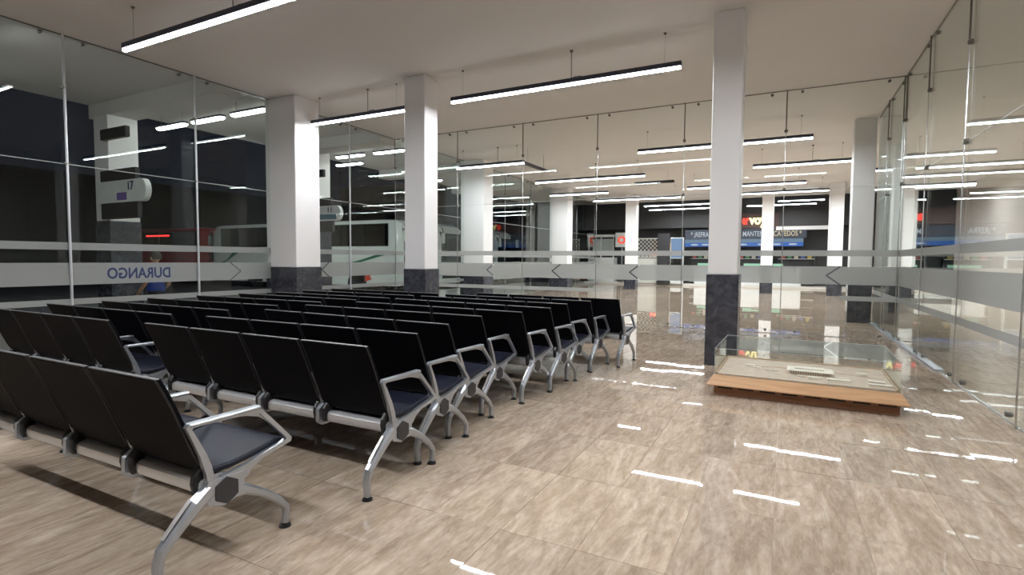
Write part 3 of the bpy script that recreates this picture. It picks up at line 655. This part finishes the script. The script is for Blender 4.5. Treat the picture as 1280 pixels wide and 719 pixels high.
# ------------------------------------------------------------------ buses (nose towards +x)
def wheel(parent, x, y, z, r, wd):
    me = MB(); prof = [(r*0.55, -wd/2), (r*0.93, -wd/2), (r, -wd/2+0.04), (r, wd/2-0.04), (r*0.93, wd/2), (r*0.55, wd/2)]
    me.lathe(prof, 20); o = me.build('wheel', 'rubber', parent, True, (x, y, z)); o.rotation_euler = (PI/2, 0, 0)
    hub = MB().lathe([(r*0.15, -wd/2-0.03), (r*0.3, -wd/2-0.02), (r*0.54, -wd/2+0.02), (r*0.54, wd/2-0.02), (r*0.3, wd/2+0.02)], 14).build('hub', 'chrome', o, True)
def bus(label, xn, y0, body='bus_white', band='bus_green', lamps=True, Lb=14.0, dark=False):
    t = thing('coach_bus', label, 'bus', (xn, y0, -0.15))
    Wd, H = 2.5, 3.55
    # cross-section lofted along x with a rounded nose
    def ring(x, inset, top, low):
        pts = [(inset, low), (Wd-inset, low), (Wd-inset, 2.2), (Wd-inset-0.03, top-0.32), (Wd-inset-0.18, top-0.06), (Wd-inset-0.45, top), (inset+0.45, top), (inset+0.18, top-0.06), (inset+0.03, top-0.32), (inset, 2.2)]
        return [(x, y, z) for y, z in pts]
    rs = [ring(-Lb, 0.10, H-0.15, 0.5), ring(-Lb+0.25, 0.02, H-0.02, 0.36), ring(-Lb+1.0, 0.0, H, 0.34), ring(-1.2, 0.0, H, 0.34), ring(-0.45, 0.03, H-0.04, 0.34), ring(-0.12, 0.12, H-0.18, 0.36), ring(0.0, 0.25, H-0.5, 0.42)]
    MB().rings(rs).build('body', body, t, True)
    for s, y in ((-1, -0.004), (1, Wd+0.004)):
        n = 8; a = -Lb+0.9; bx = -0.75; step = (bx-a)/n
        for k in range(n):
            MB().box(a+k*step+0.02, a+(k+1)*step-0.02, y-0.008, y+0.008, 2.28, 3.28).build('side_window', 'vehicle_glass', t)
        MB().box(a-0.02, bx+0.02, y-0.003, y+0.003, 2.24, 3.32).build('window_surround', 'bus_dark', t)
        if band:
            for (xa, za, xb, zb) in ((-3.2, 1.43, -0.95, 1.86), (-13.4, 1.34, -11.6, 1.98)):
                MB().prism([(xa, za), (xa+0.5, za-0.02), (xb, zb-0.04), (xb+0.05, zb), (xb-0.5, zb-0.02), (xa+0.7, za+0.14)], y-0.006, y+0.006, 'y').build('stripe', band, t)
        for k in range(5):
            xa = -10.6+k*1.75
            MB().box(xa, xa+1.68, y-0.006, y+0.006, 0.62, 1.30).build('luggage_hatch', body, t)
        for xw in (-2.7, -10.2):
            MB().prism([(xw+0.62*math.cos(PI*i/10), 0.36+0.66*math.sin(PI*i/10)) for i in range(11)], y-0.012, y+0.012, 'y').build('wheel_arch', 'bus_dark', t)
    MB().rings([[(-0.075,0.22,1.45),(-0.075,Wd-0.22,1.45),(-0.085,Wd-0.22,3.10),(-0.085,0.22,3.10)], [(0.02,0.27,1.45),(0.02,Wd-0.27,1.45),(0.025,Wd-0.30,2.98),(0.025,0.30,2.98)]]).build('windshield', 'vehicle_glass', t)
    MB().box(-0.02, 0.015, 0.35, Wd-0.35, 0.62, 0.95, 0.01).build('grille', 'bus_dark', t)
    MB().box(-0.10, 0.05, 0.22, Wd-0.22, 0.36, 0.58, 0.02).build('bumper', 'bus_dark' if dark else body, t)
    for y in (0.45, Wd-0.45):
        MB().box(-0.03, 0.022, y-0.16, y+0.16, 0.98, 1.18, 0.03).build('headlight', 'headlamp' if lamps else 'chrome', t)
        arm = MB().tube([(-0.15, y+(0.05 if y > 1 else -0.05), 3.30), (0.22, y+(0.40 if y > 1 else -0.40), 3.22), (0.28, y+(0.42 if y > 1 else -0.42), 2.95)], 0.03, 6).build('mirror_arm', 'bus_dark', t)
        MB().box(0.20, 0.34, y+(0.30 if y > 1 else -0.54), y+(0.54 if y > 1 else -0.30), 2.45, 2.98, 0.04).build('mirror', 'bus_white', arm)
    for xw in (-2.7, -10.2):
        for y in (0.16, Wd-0.16): wheel(t, xw, y, 0.5, 0.5, 0.30)
    return t
wb = bus('white coach with green swooshes parked behind the left glass wall', -16.0, 19.7)
MB().prism([(-2.95, 0.50), (-2.2, 0.50), (-2.05, 0.72), (-2.3, 0.92), (-2.9, 0.84)], -0.016, -0.011, 'y').build('side_mark', 'bus_dark', wb)  # dark and red flat shapes low on the coach side
MB().prism([(-2.2, 0.52), (-1.72, 0.66), (-1.85, 0.74), (-1.80, 0.88), (-2.1, 1.0), (-2.4, 0.92), (-2.15, 0.86)], -0.021, -0.0165, 'y').build('side_mark', 'side_mark_red', wb)
bus('white coach parked nose-in beside the green-striped coach, headlight lit', -16.0, 22.75, band=None)
rb = bus('dark coach with red lower body parked far behind the person', -31.8, 20.6, body='bus_red', band=None, lamps=False, dark=True, Lb=13.0)
MB().box(-6.5, -3.9, -0.03, -0.012, 3.02, 3.10).build('led_strip', 'red_led', rb)
MB().box(-7.7, -7.1, -0.03, -0.012, 3.02, 3.10).build('led_strip', 'red_led', rb)
bus('white coach parked far down the platform behind the concourse columns', -16.4, 29.6, band=None, lamps=False, Lb=12.0)

# ------------------------------------------------------------------ cars
def car(label, x, y, rz, paint):
    t = thing('car', label, 'car', (x, y, -0.15), rz)
    low = [(-2.1, 0.30), (2.1, 0.30), (2.15, 0.62), (2.0, 0.82), (1.1, 0.95), (-1.7, 0.98), (-2.1, 0.85)]
    rs = [[(px, s, pz) for px, pz in low] for s in (-0.84, 0.84)]
    m = MB(); m.rings([[(px*0.97, -0.84, pz) for px, pz in low], [(px, -0.70, pz+0.02) for px, pz in low], [(px, 0.70, pz+0.02) for px, pz in low], [(px*0.97, 0.84, pz) for px, pz in low]])
    m.build('body', paint, t)
    cab = [(-1.75, 0.97), (1.15, 0.96), (0.45, 1.42), (0.10, 1.48), (-0.95, 1.47), (-1.35, 1.38)]
    MB().rings([[(px, -0.74, pz) for px, pz in cab], [(px*0.97, -0.62, pz+0.0) for px, pz in cab], [(px*0.97, 0.62, pz+0.0) for px, pz in cab], [(px, 0.74, pz) for px, pz in cab]]).build('cabin', paint, t)
    for s in (-1, 1):
        MB().prism([(-1.45, 1.02), (-0.45, 1.02), (-0.45, 1.38), (-1.15, 1.36)], s*0.742, s*0.755, 'y').build('side_window', 'vehicle_glass', t)
        MB().prism([(-0.38, 1.02), (0.85, 1.02), (0.30, 1.38), (-0.38, 1.38)], s*0.742, s*0.755, 'y').build('side_window', 'vehicle_glass', t)
        MB().box(2.02, 2.13, s*0.60-0.16, s*0.60+0.16, 0.62, 0.76, 0.02).build('headlight', 'chrome', t)
        MB().box(-2.13, -2.03, s*0.62-0.14, s*0.62+0.14, 0.70, 0.84, 0.02).build('tail_light', 'bus_red', t)
        for xw in (-1.3, 1.3): wheel(t, xw, s*0.72, 0.31, 0.31, 0.2)
    MB().prism([(1.12, 0.99), (0.47, 1.41), (0.50, 1.43), (1.17, 1.0)], -0.60, 0.60, 'y').build('windshield', 'vehicle_glass', t)
    return t
car('silver car parked beyond the platform glass, between the wide columns', -18.5, 36.5, 0.2, 'car_silver')
car('red car parked far behind the left end of the back glass', -12.6, 35.2, 0.1, 'car_red')
# ------------------------------------------------------------------ shop front at the far end of the concourse
SY = 33.0
tag(MB().box(-11.6, 7.2, SY, SY+0.3, 3.45, 5.6).build('wall_shop', 'shop_dark'), 'dark upper facade above the far shop', None, None, 'structure')
tag(MB().box(-11.6, 7.2, SY+2.0, SY+2.2, 0.0, 3.45).build('wall_shop_back', 'shop_dark'), 'dark back wall inside the far shop', None, None, 'structure')
tag(MB().box(-60, -57, -30, 60, -0.3, 9).build('wall_yard', 'night_wall'), 'dark building across the bus yard', None, None, 'structure')
tag(MB().box(-60, 16, 60, 61, -0.3, 12).build('wall_street', 'night_wall'), 'dark building across the street', None, None, 'structure')
tag(MB().box(-0.5, 2.2, SY-0.12, SY-0.001, 3.22, 3.42).build('trim_10', 'column_white'), 'white lintel over the right part of the far shop', None, None, 'structure')
tag(MB().box(-11.6, 7.2, SY-0.2, SY+2.0, 0.0, 0.12).build('trim_11', 'wall_paint'), 'pale kerb step along the far shop', None, None, 'structure')
sg = thing('shop_sign', 'glowing red and yellow sign letters above the far shop', 'sign', (-2.45, SY-0.10, 3.34))
MB().box(-1.6, 2.1, 0, 0.09, 0.0, 0.86, 0.02).build('panel', 'shop_brown', sg)
a = put('lettering', text_mesh('er', 0.72, 'letter_red', 0.02, 0.022), sg); a.location = (0.21, -0.03, 0.24); a.rotation_euler = (PI/2, 0, 0); a.scale = (0.56, 1, 1)
a = put('lettering', text_mesh('voy', 0.72, 'letter_yellow', 0.02, 0.028), sg); a.location = (0.60, -0.03, 0.24); a.rotation_euler = (PI/2, 0, 0); a.scale = (0.80, 1, 1)
bn = thing('shop_banner', 'dark navy banner with pale capital letters above the blue shop strip', 'banner', (-2.4, SY-0.09, 2.76))
MB().box(-2.95, 3.4, 0, 0.08, 0, 0.56, 0.01).build('panel', 'banner_navy', bn)
for s_, x, m_ in (('* \u00a1REFRA', -2.62, 'letter_white'), ('MANTENT', 0.20, 'letter_white'), ('CATEDOS *', 1.78, 'letter_gold')):
    a = put('lettering', text_mesh(s_, 0.40, m_, 0.006, 0.004), bn); a.location = (x, -0.012, 0.14); a.rotation_euler = (PI/2, 0, 0); a.scale = (0.66, 1, 1)
bs = thing('light_strip', 'glowing blue counter strip with pale marks below the banner', 'sign', (-2.4, SY-0.08, 2.33))
MB().box(-2.95, 3.25, 0, 0.08, 0, 0.22, 0.01).build('strip', 'blue_strip', bs)
MB().box(-2.95, 3.25, 0.01, 0.08, 0.221, 0.42).build('pale_strip', 'blue_pale', bs)
for x in (-2.4, -1.8, 0.25, 1.2, 1.95, 2.75):
    MB().prism([(x+0.22*math.cos(2*PI*k/12), 0.11+0.05*math.sin(2*PI*k/12)) for k in range(12)], -0.012, -0.001, 'y').build('mark', 'letter_white', bs)
dp = thing('dark_pillar', 'dark square pillar at the left end of the blue shop strip', 'pillar', (-6.52, SY-0.35, 0.12))
MB().box(-0.37, 0.37, -0.2, 0.2, 0, 0.12, 0.01).build('base', 'shop_dark', dp); MB().box(-0.35, 0.35, -0.18, 0.18, 0.12, 3.0, 0.01).build('shaft', 'shop_dark', dp)
ck = thing('drinks_cooler', 'pale blue lit drinks cooler beside the dark pillar', 'cooler', (-5.75, SY-0.35, 0.12))
MB().box(-0.36, 0.36, -0.05, 0.3, 0, 2.75, 0.02).build('cabinet', 'sign_white', ck)
MB().box(-0.33, 0.33, -0.07, -0.051, 1.55, 2.70).build('lit_panel', 'cooler_glow', ck)
MB().box(-0.33, 0.33, -0.07, -0.051, 0.25, 1.50).build('door', 'vehicle_glass', ck)
MB().box(0.26, 0.30, -0.10, -0.071, 0.6, 1.2, 0.01).build('handle', 'chrome', ck)
# shelving with goods inside the shop
for sx, lab in ((-4.3, 'dark shop shelf of coloured goods left of the slim right column'), (-1.65, 'dark shop shelf of goods between the slim column and the sign column'), (0.55, 'dark shop shelf of goods at the right end of the shop')):
    sh = thing('shop_shelf', lab, 'shelf', (sx, SY+1.1, 0.12))
    MB().box(-0.95, 0.95, 0.3, 0.34, 0, 2.1).build('back_panel', 'shop_dark', sh)
    for x in (-0.95, 0.91): MB().box(x, x+0.04, -0.1, 0.3, 0, 2.1).build('upright', 'shop_dark', sh)
    for z in (0.1, 0.55, 1.0, 1.5): MB().box(-0.91, 0.91, -0.1, 0.3, z, z+0.03).build('shelf_board', 'sign_white', sh)
CN = ['red', 'green', 'cream', 'navy', 'ochre']
for sx, lab in ((-4.3, 'left'), (-1.65, 'middle'), (0.55, 'right')):
    for k in range(5):
        h = (0.26, 0.20, 0.30, 0.23, 0.28)[(k+len(lab)) % 5]; x = sx-0.66+k*0.33
        tag(MB().box(-0.10, 0.10, -0.05, 0.08, 0, h*0.75, 0.012).box(-0.04, 0.04, -0.02, 0.04, h*0.749, h, 0.008).build('goods_package', 'goods_%d' % k, None, False, (x, SY+1.15, 0.12+1.531)),
            'small %s goods package on the %s shelf of the far shop' % (CN[k], lab), 'package', 'packages on the shop shelves')
cn = thing('shop_counter', 'low shop counter with green-white lit front at the far end', 'counter', (-2.2, SY-0.02, 0.12))
MB().box(-2.6, 3.0, 0, 0.5, 0, 1.0, 0.02).build('body', 'sign_white', cn)
MB().box(-2.65, 3.05, -0.04, 0.52, 1.0, 1.05, 0.01).build('top', 'shop_dark', cn)
for x0, x1 in ((-2.4, -1.1), (0.1, 1.2), (1.6, 2.1)): MB().box(x0, x1, -0.02, -0.001, 1.06, 1.24, 0.005).build('lit_panel', 'green_glow', cn)
# lattice stall and round sign
st = thing('lattice_stall', 'white diamond lattice stall with warm light behind it', 'stall', (-7.15, SY-0.25, 0.12))
for x in (-1.0, 0.95): MB().box(x, x+0.05, -0.03, 0.03, 0, 2.75).build('post', 'lattice_white', st)
for z in (1.55, 2.68): MB().box(-0.95, 0.95, -0.025, 0.025, z, z+0.06).build('rail', 'lattice_white', st)
for k in range(-4, 9):
    for s in (1, -1):
        xa = -0.95+k*0.24; h = 1.07
        p = [(xa, 1.61), (xa+h, 2.68)] if s == 1 else [(xa, 2.68), (xa+h, 1.61)]
        (ax, az), (bx, bz) = p
        def clip(ax, az, bx, bz):
            for lim in (-0.95, 0.95):
                if (ax-lim)*(bx-lim) < 0:
                    tt = (lim-ax)/(bx-ax); zz = az+(bz-az)*tt
                    if lim < 0: ax, az = lim, zz
                    else: bx, bz = lim, zz
            return ax, az, bx, bz
        if bx <= -0.95 or ax >= 0.95: continue
        ax, az, bx, bz = clip(ax, az, bx, bz)
        MB().tube([(ax, 0.012*s, az), (bx, 0.012*s, bz)], 0.016, 4).build('lattice_bar', 'lattice_white', st)
MB().box(-0.95, 0.95, -0.03, 0.03, 0, 1.5).build('front_panel', 'lattice_white', st)
wlmp = thing('stall_lamp', 'warm orange triangular lamp panel behind the lattice', 'lamp', (-6.9, SY+0.15, 0.12))
MB().box(-0.6, 0.7, 0.05, 0.09, 0, 2.6).build('backing', 'shop_brown', wlmp)
MB().prism([(-0.45, 1.66), (0.68, 1.66), (0.68, 2.45)], 0.0, 0.049, 'y').build('glow_panel', 'warm_glow', wlmp)
MB().box(-0.5, 0.05, -0.02, -0.001, 1.72, 1.9, 0.01).build('red_panel', 'letter_red', wlmp)
rs_ = thing('round_sign', 'white sign panel with red ring letter left of the far column', 'sign', (-9.1, SY-0.3, 0.12))
MB().box(-0.05, 0.05, 0.0, 0.1, 0, 2.4).build('pole', 'steel', rs_)
MB().box(-0.42, 0.42, -0.06, 0.0, 2.2, 3.1, 0.02).build('panel', 'sign_white', rs_)
a = put('lettering', text_mesh('O', 0.62, 'sign_red', 0.012, 0.02, align='CENTER'), rs_); a.location = (0, -0.075, 2.43); a.rotation_euler = (PI/2, 0, 0)
bd = thing('glazed_kiosk', 'pale glazed kiosk left of the round sign', 'kiosk', (-10.4, SY-0.2, 0.12))
MB().box(-0.95, 0.75, 0, 0.8, 0, 1.55, 0.02).build('counter', 'sign_white', bd)
for x in (-0.93, -0.12, 0.69): MB().box(x, x+0.06, 0, 0.06, 1.55, 2.85).build('mullion', 'sign_white', bd)
for x in (-0.87, -0.06): MB().box(x, x+0.75, 0.02, 0.035, 1.56, 2.84).build('pane', 'glass', bd)
MB().box(-1.0, 0.8, -0.05, 0.85, 2.85, 3.0, 0.02).build('roof', 'sign_white', bd)
MB().box(-0.8, 0.6, 0.5, 0.55, 1.7, 2.75).build('notice_board', 'sign_white', bd)

# ------------------------------------------------------------------ the person outside, back turned
def person():
    P = {}; E_ = []; V_ = []
    def v(n, co, r): P[n] = len(V_); V_.append((Vector(co), r))
    def e(*ns):
        for a, b in zip(ns[:-1], ns[1:]): E_.append((P[a], P[b]))
    # local: person faces -x, right hand towards +y
    v('pel', (0, 0, 0.90), (0.15, 0.115)); v('belly', (-0.015, 0, 1.05), (0.15, 0.12)); v('chest', (0.0, 0, 1.24), (0.165, 0.12)); v('collar', (0.01, 0, 1.37), (0.12, 0.085))
    v('neck', (0.0, 0, 1.425), (0.055, 0.055)); v('skull0', (-0.015, 0, 1.475), (0.062, 0.068)); v('skull1', (-0.012, 0, 1.545), (0.078, 0.094)); v('skull2', (0.0, 0, 1.605), (0.070, 0.084))
    e('pel', 'belly', 'chest', 'collar', 'neck', 'skull0', 'skull1', 'skull2')
    for s, n in ((1, 'r'), (-1, 'l')):
        v('sh'+n, (0.0, s*0.165, 1.335), (0.062, 0.062)); v('ua'+n, (0.02, s*0.215, 1.20), (0.050, 0.050)); v('el'+n, (0.04, s*0.245, 1.05), (0.040, 0.040))
        v('fa'+n, (-0.06, s*0.255, 0.955), (0.036, 0.036)); v('wr'+n, (-0.15, s*0.235, 0.90), (0.026, 0.026))
        e('collar', 'sh'+n, 'ua'+n, 'el'+n, 'fa'+n, 'wr'+n)
        v('palm'+n, (-0.20, s*0.215, 0.855), (0.020, 0.036)); e('wr'+n, 'palm'+n)
        for k, (dy, ln) in enumerate(((-0.030, 0.062), (-0.010, 0.072), (0.010, 0.068), (0.030, 0.054))):
            v('k%d%s' % (k, n), (-0.225, s*0.21+dy, 0.835), (0.009, 0.009)); v('m%d%s' % (k, n), (-0.235-ln*0.3, s*0.205+dy, 0.835-ln*0.5), (0.0085, 0.0085)); v('t%d%s' % (k, n), (-0.230-ln*0.4, s*0.20+dy, 0.830-ln), (0.0075, 0.0075))
            e('palm'+n, 'k%d%s' % (k, n), 'm%d%s' % (k, n), 't%d%s' % (k, n))
        v('th1'+n, (-0.195, s*0.175, 0.862), (0.010, 0.010)); v('th2'+n, (-0.225, s*0.155, 0.845), (0.009, 0.009)); e('wr'+n, 'th1'+n, 'th2'+n)
        v('hip'+n, (0, s*0.09, 0.84), (0.095, 0.095)); v('thi'+n, (-0.01, s*0.105, 0.66), (0.082, 0.082)); v('kn'+n, (-0.015, s*0.11, 0.47), (0.060, 0.060)); v('cal'+n, (0.015, s*0.11, 0.33), (0.056, 0.056)); v('ank'+n, (0.01, s*0.11, 0.10), (0.040, 0.040)); v('bal'+n, (-0.11, s*0.125, 0.042), (0.040, 0.036)); v('toe'+n, (-0.18, s*0.13, 0.034), (0.032, 0.030))
        e('pel', 'hip'+n, 'thi'+n, 'kn'+n, 'cal'+n, 'ank'+n, 'bal'+n, 'toe'+n)
    me = bpy.data.meshes.new('body'); me.from_pydata([x[0] for x in V_], E_, [])
    o = bpy.data.objects.new('tmp', me); COL.objects.link(o)
    sk = o.modifiers.new('s', 'SKIN'); sk.use_smooth_shade = True
    for i, (c, r) in enumerate(V_): me.skin_vertices[0].data[i].radius = r
    me.skin_vertices[0].data[0].use_root = True
    o.modifiers.new('d', 'SUBSURF').levels = 3
    bpy.context.view_layer.update()
    m2 = bpy.data.meshes.new_from_object(o.evaluated_get(bpy.context.evaluated_depsgraph_get())); bpy.data.objects.remove(o)
    m2.materials.clear()
    for k in ('skin', 'shirt_blue', 'trousers', 'shoe'): m2.materials.append(MATS[k])
    for p in m2.polygons:
        c = p.center
        if c.z < 0.10: p.material_index = 3
        elif c.z < 0.90 and abs(c.y) < 0.195 and c.x > -0.12: p.material_index = 2
        elif 0.89 < c.z < 1.40 and (abs(c.y) < 0.19 or c.z > 1.12) and c.x > -0.17: p.material_index = 1
        p.use_smooth = True
    return m2
pn = thing('person', 'person in a blue shirt standing outside the glass behind the lettering, back turned', 'person', (-10.62, 5.86, -0.01), math.radians(8)); pn.scale = (0.955, 0.955, 0.955)
put('body', person(), pn)
hm = MB()
rs = []
for i in range(9):
    th = PI*0.02+i/8*PI*0.62; rr = 0.104*math.sin(th); z = 1.575+0.108*math.cos(th)
    rs.append([(0.012+rr*math.cos(2*PI*k/16)*1.04-(0.02 if i > 4 and math.cos(2*PI*k/16) < 0 else 0)*-1, rr*math.sin(2*PI*k/16)*0.90, max(z, 1.50+0.07*max(0, -math.cos(2*PI*k/16)))) for k in range(16)])
hm.rings(rs).build('hair', 'hair', pn, True)
for s in (-1, 1):
    MB().lathe([(0.006, -0.03), (0.018, -0.018), (0.021, 0.0), (0.016, 0.02), (0.005, 0.03)], 8).build('ear', 'skin', pn, True, (-0.008, s*0.083, 1.54))
MB().rings([[(-0.105, -0.010, 1.555), (-0.105, 0.010, 1.555), (-0.100, 0.0, 1.575)], [(-0.128, -0.012, 1.525), (-0.128, 0.012, 1.525), (-0.120, 0.0, 1.545)], [(-0.10, -0.014, 1.515), (-0.10, 0.014, 1.515), (-0.098, 0.0, 1.53)]]).build('nose', 'skin', pn, True)
for s in (-1, 1): MB().lathe([(0.003, -0.008), (0.010, 0.0), (0.003, 0.008)], 8).build('eye', 'sign_white', pn, True, (-0.096, s*0.032, 1.555))
MB().box(-0.098, -0.090, -0.024, 0.024, 1.487, 1.496, 0.003).build('mouth', 'bus_red', pn)
